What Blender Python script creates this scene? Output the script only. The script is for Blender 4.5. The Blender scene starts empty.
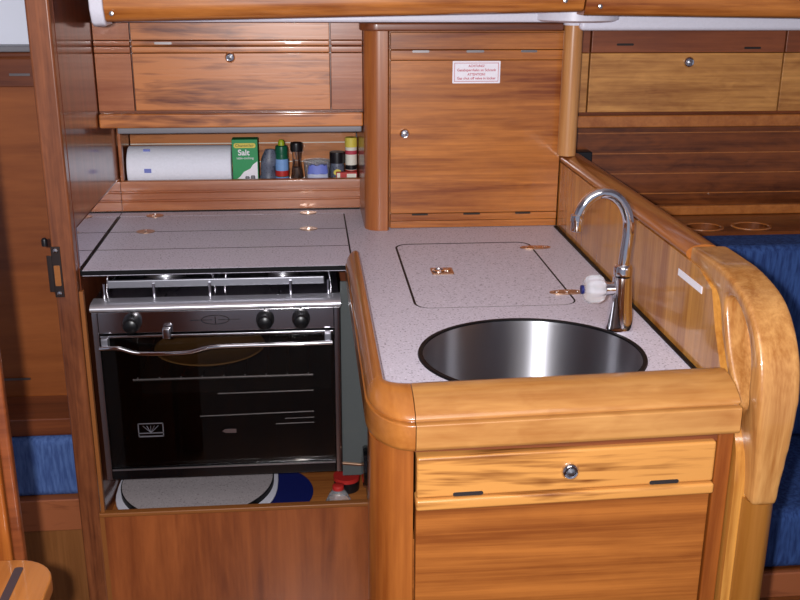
import bpy, bmesh, math, random
from mathutils import Vector, Matrix
random.seed(7)
C = bpy.context.scene.collection
PI = math.pi

# ------------------------------------------------------------------ materials
def lin(c):
    c = c / 255.0
    return c / 12.92 if c <= .04045 else ((c + .055) / 1.055) ** 2.4
def rgb(r, g, b): return (lin(r), lin(g), lin(b), 1)

def newmat(name):
    m = bpy.data.materials.new(name); m.use_nodes = True
    nt = m.node_tree; p = nt.nodes['Principled BSDF']
    return m, nt, p
def plain(name, col, rough=.5, metal=0, coat=0, trans=0, ior=1.45, emit=None, spec=.5, aniso=0, bump=0, bscale=200):
    m, nt, p = newmat(name)
    p.inputs['Base Color'].default_value = col
    p.inputs['Roughness'].default_value = rough
    p.inputs['Metallic'].default_value = metal
    p.inputs['Coat Weight'].default_value = coat
    p.inputs['Coat Roughness'].default_value = .05
    p.inputs['Transmission Weight'].default_value = trans
    p.inputs['IOR'].default_value = ior
    p.inputs['Specular IOR Level'].default_value = spec
    p.inputs['Anisotropic'].default_value = aniso
    # light procedural variation of the tone so that nothing is perfectly flat
    tc = nt.nodes.new('ShaderNodeTexCoord'); n = nt.nodes.new('ShaderNodeTexNoise')
    n.inputs['Scale'].default_value = bscale
    nt.links.new(tc.outputs['Object'], n.inputs['Vector'])
    if trans == 0 and metal == 0:
        r = nt.nodes.new('ShaderNodeValToRGB')
        r.color_ramp.elements[0].position = .3; r.color_ramp.elements[1].position = .7
        r.color_ramp.elements[0].color = tuple(c * .97 for c in col[:3]) + (1,)
        r.color_ramp.elements[1].color = tuple(min(1, c * 1.02) for c in col[:3]) + (1,)
        nt.links.new(n.outputs['Fac'], r.inputs['Fac']); nt.links.new(r.outputs['Color'], p.inputs['Base Color'])
    if bump:
        b = nt.nodes.new('ShaderNodeBump'); b.inputs['Strength'].default_value = bump; b.inputs['Distance'].default_value = .002
        nt.links.new(n.outputs['Fac'], b.inputs['Height']); nt.links.new(b.outputs['Normal'], p.inputs['Normal'])
    return m
def wood(name, dark, light, axis='x', rough=.32, coat=.5, figure=0.0, grain=26, coatrough=.08, spec=.5, streak=28, wide=.22):
    """long grain along axis; figure adds the cross ripple of varnished cherry"""
    m, nt, p = newmat(name)
    N = nt.nodes.new; L = nt.links.new
    tc = N('ShaderNodeTexCoord'); mp = N('ShaderNodeMapping')
    L(tc.outputs['Object'], mp.inputs['Vector'])
    s = {'x': (1.6, grain, grain), 'y': (grain, 1.6, grain), 'z': (grain, grain, 1.6)}[axis]
    mp.inputs['Scale'].default_value = s
    n1 = N('ShaderNodeTexNoise'); n1.inputs['Scale'].default_value = 1.0; n1.inputs['Detail'].default_value = 5; n1.inputs['Roughness'].default_value = .6; n1.inputs['Distortion'].default_value = .5
    L(mp.outputs[0], n1.inputs['Vector'])
    mp2 = N('ShaderNodeMapping'); mp2.inputs['Scale'].default_value = tuple(v * (7 if v > 2 else 4) for v in s)
    L(tc.outputs['Object'], mp2.inputs['Vector'])
    n2 = N('ShaderNodeTexNoise'); n2.inputs['Scale'].default_value = 1.0; n2.inputs['Detail'].default_value = 3
    L(mp2.outputs[0], n2.inputs['Vector'])
    mp3 = N('ShaderNodeMapping')
    s3 = {'x': (streak, 70, 70), 'y': (70, streak, 70), 'z': (70, 70, streak)}[axis]
    mp3.inputs['Scale'].default_value = s3
    L(tc.outputs['Object'], mp3.inputs['Vector'])
    n3 = N('ShaderNodeTexNoise'); n3.inputs['Scale'].default_value = .6; n3.inputs['Detail'].default_value = 2; n3.inputs['Distortion'].default_value = 1.2
    L(mp3.outputs[0], n3.inputs['Vector'])
    a = N('ShaderNodeMath'); a.operation = 'MULTIPLY_ADD'; a.inputs[1].default_value = .35
    L(n2.outputs['Fac'], a.inputs[0]); L(n1.outputs['Fac'], a.inputs[2])
    b = N('ShaderNodeMath'); b.operation = 'MULTIPLY_ADD'; b.inputs[1].default_value = figure
    L(n3.outputs['Fac'], b.inputs[0]); L(a.outputs[0], b.inputs[2])
    r = N('ShaderNodeValToRGB')
    mid = .5 + .175 + figure * .5
    r.color_ramp.elements[0].position = mid - .17 - figure * wide; r.color_ramp.elements[1].position = mid + .17 + figure * wide
    r.color_ramp.elements[0].color = dark; r.color_ramp.elements[1].color = light
    L(b.outputs[0], r.inputs['Fac']); L(r.outputs['Color'], p.inputs['Base Color'])
    p.inputs['Roughness'].default_value = rough
    p.inputs['Coat Weight'].default_value = coat; p.inputs['Coat Roughness'].default_value = coatrough
    p.inputs['Specular IOR Level'].default_value = spec
    bp = N('ShaderNodeBump'); bp.inputs['Strength'].default_value = .06; bp.inputs['Distance'].default_value = .002
    L(n2.outputs['Fac'], bp.inputs['Height']); L(bp.outputs[0], p.inputs['Normal'])
    return m
def speckle(name, base, dots, rough=.45):
    m, nt, p = newmat(name); N = nt.nodes.new; L = nt.links.new
    tc = N('ShaderNodeTexCoord')
    n = N('ShaderNodeTexNoise'); n.inputs['Scale'].default_value = 260; n.inputs['Detail'].default_value = 1
    L(tc.outputs['Object'], n.inputs['Vector'])
    r = N('ShaderNodeValToRGB'); e = r.color_ramp.elements
    e[0].position = .30; e[0].color = dots; e[1].position = .39; e[1].color = base
    x = r.color_ramp.elements.new(.66); x.color = base
    y = r.color_ramp.elements.new(.74); y.color = tuple(min(1, c * 1.35) for c in base[:3]) + (1,)
    L(n.outputs['Fac'], r.inputs['Fac']); L(r.outputs['Color'], p.inputs['Base Color'])
    p.inputs['Roughness'].default_value = rough
    return m
def fabric(name, a, b):
    m, nt, p = newmat(name); N = nt.nodes.new; L = nt.links.new
    tc = N('ShaderNodeTexCoord'); mp = N('ShaderNodeMapping'); mp.inputs['Scale'].default_value = (160, 160, 25)
    L(tc.outputs['Object'], mp.inputs['Vector'])
    n = N('ShaderNodeTexNoise'); n.inputs['Scale'].default_value = 1; n.inputs['Detail'].default_value = 3
    L(mp.outputs[0], n.inputs['Vector'])
    r = N('ShaderNodeValToRGB'); r.color_ramp.elements[0].position = .35; r.color_ramp.elements[1].position = .65
    r.color_ramp.elements[0].color = a; r.color_ramp.elements[1].color = b
    L(n.outputs['Fac'], r.inputs['Fac']); L(r.outputs['Color'], p.inputs['Base Color'])
    p.inputs['Roughness'].default_value = .95; p.inputs['Specular IOR Level'].default_value = .15
    bp = N('ShaderNodeBump'); bp.inputs['Strength'].default_value = .35; bp.inputs['Distance'].default_value = .002
    L(n.outputs['Fac'], bp.inputs['Height']); L(bp.outputs[0], p.inputs['Normal'])
    return m
def darkglass(name):
    m, nt, p = newmat(name); N = nt.nodes.new; L = nt.links.new
    nt.nodes.remove(p); out = nt.nodes['Material Output']
    t = N('ShaderNodeBsdfTransparent'); t.inputs[0].default_value = (.62, .60, .58, 1)
    g = N('ShaderNodeBsdfGlossy'); g.inputs['Roughness'].default_value = .03; g.inputs[0].default_value = (.9, .9, .9, 1)
    f = N('ShaderNodeFresnel'); f.inputs[0].default_value = 1.5
    mx = N('ShaderNodeMixShader'); L(f.outputs[0], mx.inputs[0]); L(t.outputs[0], mx.inputs[1]); L(g.outputs[0], mx.inputs[2])
    L(mx.outputs[0], out.inputs[0]); return m

M = {}
M['cherry'] = wood('cherry_horizontal', rgb(128, 66, 28), rgb(190, 118, 60), 'x', coat=.4, figure=.15)
M['cherry_lock'] = wood('cherry_locker', rgb(108, 50, 20), rgb(194, 120, 64), 'x', coat=.35, figure=.6, streak=12, wide=.12)
M['cherry_fix'] = wood('cherry_fixed_panel', rgb(140, 74, 40), rgb(182, 114, 72), 'x', coat=.4, figure=.2)
M['cherry_cup'] = wood('cherry_cupboard', rgb(124, 60, 18), rgb(202, 126, 58), 'x', coat=.3, figure=.12, grain=24)
M['cherry_fig'] = wood('cherry_figured', rgb(106, 52, 14), rgb(202, 140, 72), 'x', coat=.5, figure=.8, wide=.13, rough=.28, streak=7)
M['cherry_door'] = wood('cherry_cabinet_door', rgb(124, 64, 20), rgb(172, 102, 42), 'x', coat=.2, figure=.1, rough=.4, grain=46)
M['cherry_post'] = wood('cherry_vertical', rgb(124, 62, 20), rgb(164, 94, 38), 'z', coat=.6, figure=.1)
M['cherry_cpost'] = wood('cherry_cupboard_post', rgb(140, 74, 34), rgb(174, 104, 52), 'z', coat=.25, figure=.05)
M['red_panel'] = wood('reddish_vertical', rgb(118, 58, 28), rgb(164, 90, 46), 'z', coat=.4, figure=.1, grain=14)
M['brown'] = wood('bulkhead_brown', rgb(96, 46, 26), rgb(128, 68, 42), 'z', coat=.75, figure=.1, rough=.3, coatrough=.09, spec=.4)
M['brown_post'] = wood('bulkhead_post', rgb(84, 40, 20), rgb(146, 84, 48), 'z', coat=.6, figure=.3, grain=34)
M['brown_dark'] = wood('dark_cap', rgb(92, 46, 24), rgb(138, 76, 42), 'x', coat=.5)
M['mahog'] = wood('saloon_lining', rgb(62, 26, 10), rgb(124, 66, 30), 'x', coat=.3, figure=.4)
M['mahog_band'] = wood('saloon_locker_band', rgb(112, 58, 32), rgb(148, 82, 46), 'x', coat=.4, figure=.2)
M['locker_gold'] = wood('saloon_locker_gold', rgb(138, 82, 34), rgb(206, 146, 78), 'x', coat=.5, figure=.3)
M['cabin'] = wood('cabin_panel', rgb(124, 64, 26), rgb(156, 88, 42), 'x', coat=.2, figure=.1, grain=12)
M['cabin_dark'] = wood('cabin_moulding', rgb(92, 44, 22), rgb(126, 66, 34), 'x', coat=.3)
M['cabin_fig'] = wood('cabin_base_board', rgb(112, 58, 34), rgb(162, 94, 58), 'x', coat=.3, figure=.8)
M['cabin_low'] = wood('cabin_berth_front', rgb(122, 74, 36), rgb(150, 96, 52), 'z', coat=.2)
M['beech_x'] = wood('beech_rail_x', rgb(156, 98, 44), rgb(188, 134, 74), 'x', coat=.6, figure=.35, rough=.32, grain=18)
M['beech_y'] = wood('beech_rail_y', rgb(150, 86, 32), rgb(180, 114, 52), 'y', coat=.6, figure=.2, rough=.32, grain=18)
M['beech_cap'] = wood('capping_rail', rgb(146, 82, 34), rgb(176, 108, 52), 'y', coat=.7, rough=.3, grain=22)
M['beech_loop'] = wood('handhold_ash', rgb(156, 100, 48), rgb(196, 142, 82), 'z', coat=.7, rough=.3, grain=44)
M['pole'] = wood('support_pole', rgb(178, 118, 64), rgb(204, 148, 92), 'z', coat=.7, rough=.3)
M['lowpost'] = wood('lower_post', rgb(138, 86, 30), rgb(158, 104, 44), 'z', coat=.6)
M['part_panel'] = wood('partition_veneer', rgb(150, 90, 30), rgb(206, 146, 70), 'z', coat=.7, rough=.25, figure=.1, grain=30)
M['edging'] = plain('orange_edging', rgb(140, 84, 40), .4)
M['step'] = wood('step_wood', rgb(140, 82, 34), rgb(166, 104, 50), 'y', coat=.5)
M['counter'] = speckle('speckled_laminate', rgb(212, 207, 222), rgb(148, 142, 158))
M['lid_counter'] = M['counter']
M['disc_counter'] = speckle('speckled_cover', rgb(178, 168, 170), rgb(140, 128, 130))
M['steel'] = plain('polished_steel', (.72, .72, .75, 1), .16, 1)
M['steel_mirror'] = plain('mirror_strip', (.80, .78, .84, 1), .06, 1)
M['steel_sat'] = plain('satin_steel', (.55, .55, .58, 1), .32, 1)
M['steel_fascia'] = plain('fascia_steel', (.55, .52, .54, 1), .14, 1)
M['steel_side'] = plain('recess_side_grey', rgb(84, 88, 88), .3, 0, coat=.3)
M['trim_steel'] = plain('front_trim_steel', (.86, .86, .92, 1), .34, .85)
M['rail_grey'] = plain('rail_grey_steel', (.34, .34, .38, 1), .4, .9)
M['knob_black'] = plain('knob_black', rgb(16, 16, 18), .32)
M['wire'] = plain('pale_wire', rgb(200, 200, 210), .3, .3)
M['chrome'] = plain('chrome', (.82, .82, .86, 1), .06, 1)
M['sink'] = plain('brushed_sink', (.42, .42, .45, 1), .38, 1, aniso=.95)
_nt = M['sink'].node_tree; _nt.nodes['Principled BSDF'].inputs['Anisotropic Rotation'].default_value = .25; _t = _nt.nodes.new('ShaderNodeTangent'); _t.direction_type = 'RADIAL'; _t.axis = 'Z'
_nt.links.new(_t.outputs[0], _nt.nodes['Principled BSDF'].inputs['Tangent'])
M['brass'] = plain('tarnished_brass', (.55, .36, .24, 1), .3, 1)
M['black'] = plain('black_seal', rgb(12, 11, 14), .5, spec=.2)
M['seal_lines'] = plain('dark_joint', rgb(60, 48, 52), .6)
M['blackgloss'] = plain('black_enamel', rgb(10, 10, 12), .12, coat=.6)
M['cavity'] = plain('oven_enamel', rgb(14, 13, 14), .5)
M['glass_dark'] = darkglass('oven_door_glass')
M['glass'] = plain('clear_glass', (1, 1, 1, 1), .02, trans=1, ior=1.47)
M['knob_glass'] = plain('knob_glass', (.95, .95, 1, 1), .08, trans=.7, ior=1.5)
M['plastic_clear'] = plain('clear_plastic', (.93, .95, 1, 1), .12, trans=.85, ior=1.3)
M['plastic_bag'] = plain('crinkled_bag', rgb(170, 180, 200), .25, trans=.4, ior=1.2, bump=.6, bscale=60)
M['white'] = plain('white_gelcoat', rgb(226, 224, 236), .35)
M['wall_white'] = plain('white_liner', rgb(232, 236, 250), .6, bscale=3)
M['ceil'] = plain('white_headliner', rgb(220, 220, 224), .7, bscale=5)
M['paper'] = plain('paper', rgb(236, 238, 250), .9, bump=.4, bscale=150)
M['print_blue'] = plain('blue_print', rgb(120, 130, 200), .8)
M['sticker'] = plain('sticker_white', rgb(240, 236, 244), .5)
M['red_ink'] = plain('red_ink', rgb(190, 66, 84), .6)
M['green'] = plain('carton_green', rgb(34, 146, 84), .5)
M['dkgreen'] = plain('bottle_green', rgb(16, 88, 62), .3)
M['lime'] = plain('lime_cap', rgb(158, 176, 30), .4)
M['yellow'] = plain('yellow_print', rgb(222, 204, 84), .5)
M['cream'] = plain('cream_label', rgb(232, 228, 214), .5)
M['red'] = plain('red_print', rgb(186, 44, 40), .45)
M['bluelab'] = plain('light_blue_label', rgb(120, 160, 214), .5)
M['navy'] = plain('navy_plastic', rgb(22, 30, 96), .5)
M['bagblue'] = plain('blue_bag_print', rgb(110, 124, 206), .4)
M['bag_pale'] = plain('pale_bag', rgb(186, 192, 216), .4)
M['pepper'] = plain('peppercorns', rgb(86, 58, 46), .6, bscale=400)
M['greyfoil'] = speckle('grey_granules', rgb(92, 98, 116), rgb(26, 28, 36))
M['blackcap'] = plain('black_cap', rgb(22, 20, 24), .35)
M['lamp_grey'] = plain('grey_lens', rgb(124, 122, 128), .4)
M['shadow_slot'] = plain('dark_slot', rgb(30, 22, 20), .6)
M['slot_metal'] = plain('slot_vent_metal', (.22, .20, .20, 1), .35, 1)
M['strike'] = plain('dark_bronze', (.10, .075, .07, 1), .35, 1)
M['blue_r'] = fabric('blue_saloon_fabric', rgb(36, 54, 100), rgb(54, 80, 134))
M['blue_l'] = fabric('blue_berth_fabric', rgb(62, 84, 136), rgb(84, 110, 164))
M['floor'] = wood('floor_boards', rgb(92, 54, 30), rgb(132, 84, 48), 'y', coat=.3)
M['reflection_disc'] = plain('brown_reflection', rgb(196, 150, 96), .3, coat=.5)  # tone of the reflection in the oven door, as a base colour
M['logo'] = plain('logo_black', rgb(28, 20, 22), .4)

# ------------------------------------------------------------------ geometry helpers (world coordinates)
class G:
    def __init__(s): s.bm = bmesh.new()
    def _merge(s, t):
        me = bpy.data.meshes.new('t'); t.to_mesh(me); t.free(); s.bm.from_mesh(me); bpy.data.meshes.remove(me)
    def box(s, x0, x1, y0, y1, z0, z1, bev=0, seg=2):
        t = bmesh.new(); bmesh.ops.create_cube(t, size=1)
        for v in t.verts: v.co = Vector((x0 + (v.co.x + .5) * (x1 - x0), y0 + (v.co.y + .5) * (y1 - y0), z0 + (v.co.z + .5) * (z1 - z0)))
        if bev: bmesh.ops.bevel(t, geom=t.edges[:], offset=bev, segments=seg, profile=.5, affect='EDGES')
        s._merge(t); return s
    def prism(s, pts, axis, a0, a1, bev=0, seg=2):
        """pts: 2D outline; axis x -> (y,z), y -> (x,z), z -> (x,y)"""
        t = bmesh.new()
        f = {'x': lambda p, a: (a, p[0], p[1]), 'y': lambda p, a: (p[0], a, p[1]), 'z': lambda p, a: (p[0], p[1], a)}[axis]
        A = [t.verts.new(f(p, a0)) for p in pts]; B = [t.verts.new(f(p, a1)) for p in pts]
        t.faces.new(A); t.faces.new(B[::-1]); n = len(pts)
        for i in range(n): t.faces.new((A[i], A[(i + 1) % n], B[(i + 1) % n], B[i]))
        bmesh.ops.recalc_face_normals(t, faces=t.faces[:])
        if bev:
            ed = [e for e in t.edges if len(set((v in A) for v in e.verts)) == 1]
            bmesh.ops.bevel(t, geom=ed, offset=bev, segments=seg, profile=.5, affect='EDGES')
        s._merge(t); return s
    def loft(s, rings, caps=True, closed=False):
        t = bmesh.new(); R = [[t.verts.new(p) for p in r] for r in rings]; n = len(R[0])
        m = len(R)
        for i in range(m if closed else m - 1):
            a, b = R[i], R[(i + 1) % m]
            for j in range(n): t.faces.new((a[j], a[(j + 1) % n], b[(j + 1) % n], b[j]))
        if caps and not closed: t.faces.new(R[0]); t.faces.new(R[-1][::-1])
        bmesh.ops.recalc_face_normals(t, faces=t.faces[:]); s._merge(t); return s
    def tube(s, path, r, seg=14, r2=None, side=None):
        """r may be a list; r2 / side: elliptical section, side is the fixed axis of radius r2"""
        P = [Vector(p) for p in path]; rings = []
        n = len(P); prev = None
        for i, p in enumerate(P):
            d = (P[min(i + 1, n - 1)] - P[max(i - 1, 0)]).normalized()
            if side is not None: u = Vector(side)
            elif prev is None: u = d.orthogonal().normalized()
            else: u = (prev - d * prev.dot(d)).normalized()
            u = (u - d * u.dot(d)).normalized(); prev = u; w = d.cross(u)
            ra = r[i] if isinstance(r, (list, tuple)) else r
            rb = ra if r2 is None else (r2[i] if isinstance(r2, (list, tuple)) else r2)
            rings.append([p + u * math.cos(2 * PI * k / seg) * rb + w * math.sin(2 * PI * k / seg) * ra for k in range(seg)])
        return s.loft(rings)
    def lathe(s, prof, c, axis='z', seg=32, lobes=0, amp=0):
        """prof: (radius, offset along axis) from one end to the other"""
        rings = []
        for r, h in prof:
            ring = []
            for k in range(seg):
                a = 2 * PI * k / seg; rr = max(r, 1e-5) * (1 + amp * math.cos(lobes * a))
                u, v = rr * math.cos(a), rr * math.sin(a)
                q = {'z': (u, v, h), 'x': (h, u, v), 'y': (u, h, v)}[axis]
                ring.append((c[0] + q[0], c[1] + q[1], c[2] + q[2]))
            rings.append(ring)
        return s.loft(rings)
    def build(s, name, mat, parent=None, smooth=True, kind=None, label=None):
        bm = s.bm
        bmesh.ops.recalc_face_normals(bm, faces=bm.faces[:])
        xs = [v.co.x for v in bm.verts]; ys = [v.co.y for v in bm.verts]; zs = [v.co.z for v in bm.verts]
        o = Vector(((min(xs) + max(xs)) / 2, (min(ys) + max(ys)) / 2, min(zs)))
        for v in bm.verts: v.co -= o
        me = bpy.data.meshes.new(name); bm.to_mesh(me); bm.free()
        for p in me.polygons: p.use_smooth = smooth
        ob = bpy.data.objects.new(name, me); C.objects.link(ob)
        me.materials.append(mat)
        if smooth:
            me.set_sharp_from_angle(angle=math.radians(50))
            wn = ob.modifiers.new('weighted_normal', 'WEIGHTED_NORMAL'); wn.keep_sharp = True; wn.weight = 100
        ob['world'] = list(o)
        if parent is not None:
            pw = Vector(parent['world']); ob.parent = parent; ob.location = o - pw
        else: ob.location = o
        if kind: ob['kind'] = kind
        if label: ob['label'] = label
        return ob
def thing(name, label, cat, loc, group=None):
    o = bpy.data.objects.new(name, None); C.objects.link(o); o.location = loc; o['world'] = list(loc)
    o.empty_display_size = .05
    o['label'] = label; o['category'] = cat
    if group: o['group'] = group
    return o
def tag(o, label, cat, group=None):
    o['label'] = label; o['category'] = cat
    if group: o['group'] = group
    return o
def arc(cx, cy, rx, ry, a0, a1, n):
    return [(cx + rx * math.cos(math.radians(a0 + (a1 - a0) * i / n)), cy + ry * math.sin(math.radians(a0 + (a1 - a0) * i / n))) for i in range(n + 1)]
def rrect(x0, x1, y0, y1, r, n=6):
    return arc(x1 - r, y1 - r, r, r, 0, 90, n) + arc(x0 + r, y1 - r, r, r, 90, 180, n) + arc(x0 + r, y0 + r, r, r, 180, 270, n) + arc(x1 - r, y0 + r, r, r, 270, 360, n)
def lettering(name, s, size, loc, rot, mat, parent, label=None, width=None, bold=0):
    cu = bpy.data.curves.new(name, 'FONT'); cu.body = s; cu.size = size; cu.align_x = 'CENTER'; cu.align_y = 'CENTER'; cu.extrude = .0002; cu.offset = bold
    t = bpy.data.objects.new('tmp', cu); C.objects.link(t)
    bpy.context.view_layer.update()
    me = bpy.data.meshes.new_from_object(t.evaluated_get(bpy.context.evaluated_depsgraph_get()))
    bpy.data.objects.remove(t); bpy.data.curves.remove(cu)
    if width:
        w = max(v.co.x for v in me.vertices) - min(v.co.x for v in me.vertices)
        for v in me.vertices: v.co.x *= width / w
    me.materials.clear(); me.materials.append(mat)
    ob = bpy.data.objects.new(name, me); C.objects.link(ob)
    ob.parent = parent; ob.location = Vector(loc) - Vector(parent['world']); ob.rotation_euler = rot
    ob['world'] = list(loc)
    if label: ob['label'] = label
    return ob
FRONT = (PI / 2, 0, 0)
def latch(parent, x, y, z, r=.0115):
    """round push-button latch facing -y at the surface y"""
    k = G().lathe([(r, 0), (r, -.002), (r * .9, -.005), (r * .75, -.0065), (r * .6, -.006), (r * .55, -.003), (.0001, -.003)], (x, y, z), 'y', 24).build('latch', M['chrome'], parent)
    G().lathe([(r * .5, 0), (r * .45, -.004), (.0001, -.0055)], (x, y - .0025, z), 'y', 20).build('push_button', M['steel_sat'], k)
    return k
def vent_slot(parent, x0, x1, y, z, h=.006, mat='slot_metal'):
    G().prism(rrect(x0, x1, z - h / 2, z + h / 2, h / 2.1, 3), 'y', y - .0008, y + .002).build('vent_slot', M[mat], parent)
    
# ------------------------------------------------------------------ setting
def struct(name, g, mat): return g.build(name, M[mat], kind='structure')
struct('floor', G().box(-1.6, 1.9, -.6, 3.0, -.04, 0), 'floor')
struct('ceiling', G().box(-1.6, 1.9, -.6, 3.0, 1.95, 1.99), 'ceil')
struct('wall_back', G().box(-1.6, 1.9, 2.8, 2.84, 0, 1.95), 'wall_white')
struct('wall_left', G().box(-1.64, -1.6, -.6, 2.84, 0, 1.95), 'wall_white')
struct('wall_right', G().box(1.9, 1.94, -.6, 2.84, 0, 1.95), 'wall_white')

# left bulkhead
b = thing('bulkhead', 'glossy brown bulkhead left of the cooker, its edge facing the viewer', 'bulkhead', (-.47, 2.2, 0))
G().box(-.480, -.460, 1.975, 2.795, 0, 1.945).build('panel', M['brown'], b)
G().box(-.504, -.4605, 1.945, 1.9745, 0, 1.945, .005, 3).build('end_post', M['brown_post'], b)
G().box(-.4598, -.4585, 1.98, 2.474, .9215, 1.006).build('polished_strip', M['steel_mirror'], b)
sp = G().box(-.504, -.486, 1.9425, 1.9445, .874, .978, .001).box(-.5135, -.5035, 1.9425, 1.9446, .885, .960, .001).build('strike_plate', M['strike'], b)
G().prism(rrect(-.501, -.4895, .898, .940, .002), 'y', 1.941, 1.9424).build('latch_opening', M['step'], sp)
for z in (.882, .970): G().lathe([(.0055, 0), (.0045, -.002), (.0001, -.003)], (-.495, 1.9424, z), 'y', 16).build('screw', M['steel'], sp)
G().lathe([(.006, 0), (.006, .012), (.003, .016), (.0001, .017)], (-.516, 1.951, .978), 'z', 12).build('hinge_pin', M['blackcap'], b)

# aft cabin seen past the bulkhead
w = G().box(-1.59, -.482, 2.25, 2.262, .49, 1.325).build('wall_cabin', M['cabin'], kind='structure')
G().box(-1.59, -.482, 2.245, 2.2495, 1.252, 1.312, .002).build('wall_moulding', M['cabin_dark'], w)
G().box(-1.59, -.482, 2.24, 2.2495, 1.314, 1.325, .003).build('top_moulding', M['cabin_dark'], w)
G().box(-1.59, -.482, 2.116, 2.2495, .4885, .532, .004).build('lower_moulding', M['cabin_dark'], w)
G().box(-.628, -.585, 2.243, 2.2448, 1.276, 1.281).build('vent_slot', M['slot_metal'], w)
G().box(-.72, -.66, 2.243, 2.2448, .575, .580).build('vent_slot', M['slot_metal'], w)
struct('trim_1', G().box(-1.59, -.482, 2.24, 2.30, 1.3255, 1.338, .003), 'lamp_grey')
c = thing('berth_cushion', 'blue fabric berth cushion low behind the bulkhead at the left', 'cushion', (-1.0, 2.2, .2))
G().box(-1.59, -.482, 2.11, 2.245, .335, .487, .02, 4).build('cushion_cover', M['blue_l'], c)
bb = thing('berth', 'brown wooden berth front under the blue cushion at the left', 'berth', (-1.0, 2.15, 0))
G().box(-1.59, -.482, 2.10, 2.13, .253, .334, .003).build('top_board', M['cabin_fig'], bb)
G().box(-1.59, -.482, 2.105, 2.13, 0, .252).build('lower_panel', M['cabin_low'], bb)
dp = thing('door_post', 'dark wooden door post at the lower left edge', 'post', (-.45, 1.25, 0))
G().box(-.55, -.402, 1.19, 1.215, 0, 1.94, .004, 3).build('post', M['cherry_post'], dp)
G().box(-.4015, -.387, 1.195, 1.210, 0, 1.94, .004, 3).build('shaded_side', M['cabin_dark'], dp)  # darker wood paints the shaded side of the post
K = .69; TZ = 1.5 - K * 1.05     # the step tread is high, close to the viewer
st = thing('companionway_step', 'light wooden step with a rounded corner and a dark grip strip', 'step', (-.43, 1.05, 0))
G().prism([(x * K, y * K) for x, y in [(-.75, 1.25), (-.462, 1.25), (-.478, 1.56)] + arc(-.558, 1.60, .08, .075, 0, 90, 8) + [(-.75, 1.675)]], 'z', TZ - .022, TZ, .003).build('tread', M['step'], st)
G().prism([(x * K, y * K) for x, y in rrect(-.552, -.536, 1.30, 1.645, .005)], 'z', TZ + .0002, TZ + .001).build('grip_strip', M['seal_lines'], st)
G().box(-.51, -.36, .90, .915, 0, TZ - .0225).build('support', M['cabin'], st)

# ------------------------------------------------------------------ worktop
def sheet(outer, holes, z0, z1):
    g = G(); t = g.bm; edges = []
    for loop in [outer] + holes:
        vs = [t.verts.new((x, y, z1)) for x, y in loop]
        edges += [t.edges.new((vs[i], vs[(i + 1) % len(vs)])) for i in range(len(vs))]
    r = bmesh.ops.triangle_fill(t, use_beauty=True, use_dissolve=False, edges=edges)
    fs = [f for f in r['geom'] if isinstance(f, bmesh.types.BMFace)]
    e = bmesh.ops.extrude_face_region(t, geom=fs)
    for v in e['geom']:
        if isinstance(v, bmesh.types.BMVert): v.co.z = z0
    return g
FR = (.187, .487, 1.685, 2.125)
SK = (.347, 1.449, .176); SE = .905
wt = thing('worktop', 'speckled light grey laminate galley worktop with sink and fridge openings', 'worktop', (.2, 2.0, .89))
sheet([(-.458, 2.475), (-.458, 2.428), (.09, 2.428), (.09, 1.978), (.1015, 1.978), (.1015, 1.2855), (.5845, 1.2855), (.5845, 2.475)],
      [rrect(*FR, .03), arc(SK[0], SK[1], SK[2], SK[2] * SE, 0, 360, 64)[:-1]], .89, .92).build('laminate_top', M['counter'], wt, smooth=False)
G().box(.577, .5845, 1.2855, 2.255, .9201, .9225).build('sealant_line', M['black'], wt)
G().box(-.458, .130, 2.4695, 2.4755, .9201, .9225).build('sealant_line', M['black'], wt)

lid = thing('folding_worktop', 'folding speckled grey worktop lid over the cooker, in three leaves', 'lid', (-.19, 2.2, .9))
for y0, y1 in ((2.2767, 2.4245), (2.1247, 2.2743), (1.970, 2.1223)):
    G().box(-.4545, .0865, y0, y1, .908, .920, .0007, 1).build('lid_leaf', M['counter'], lid)
G().box(-.458, -.4545, 1.972, 2.426, .908, .9205).box(.0865, .0898, 1.972, 2.426, .908, .9195).box(-.4545, .0865, 2.4245, 2.4278, .908, .9195).build('joint_seal', M['black'], lid)
for yj in (2.2755, 2.1235): G().box(-.4535, .0860, yj - .0011, yj + .0011, .9085, .9203).build('fold_joint', M['seal_lines'], lid)
G().box(-.4545, .0865, 1.9665, 1.9698, .9105, .9195).build('edge_trim', M['black'], lid)
for x, y in ((-.373, 2.43), (-.373, 2.275), (0, 2.435), (0, 2.275)):
    h = G().prism([(x + a, y + b_) for a, b_ in arc(0, 0, .021, .017, 0, 360, 20)[:-1]], 'z', .9202, .9218).build('lid_hinge', M['brass'], lid)
    G().tube([(x, y - .006, .9225), (x, y + .008, .9225)], .0022, 8).build('hinge_pin', M['chrome'], h)

fl = thing('fridge_lid', 'square speckled top-loading fridge lid set flush in the worktop', 'lid', (.337, 1.9, .89))
G().prism(rrect(FR[0] + .0042, FR[1] - .0036, FR[2] + .0012, FR[3] - .0045, .027), 'z', .895, .9199).build('lid_panel', M['counter'], fl, smooth=False)
sheet(rrect(FR[0] + .0003, FR[1] - .0003, FR[2] + .0003, FR[3] - .0003, .03), [rrect(FR[0] + .0044, FR[1] - .0038, FR[2] + .001, FR[3] - .0047, .027)], .885, .9202).build('joint_seal', M['black'], fl)
for x, y in ((.492, 2.072), (.482, 1.755)):
    h = G().prism([(x + a, y + b_) for a, b_ in arc(0, 0, .034, .013, 0, 360, 24)[:-1]], 'z', .9201, .9222).build('lid_hinge', M['brass'], fl)
    for dx in (-.02, 0, .02): G().lathe([(.0035, 0), (.003, .001), (.0001, .0012)], (x + dx, y, .9222), 'z', 10).build('screw', M['chrome'], h)
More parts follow.
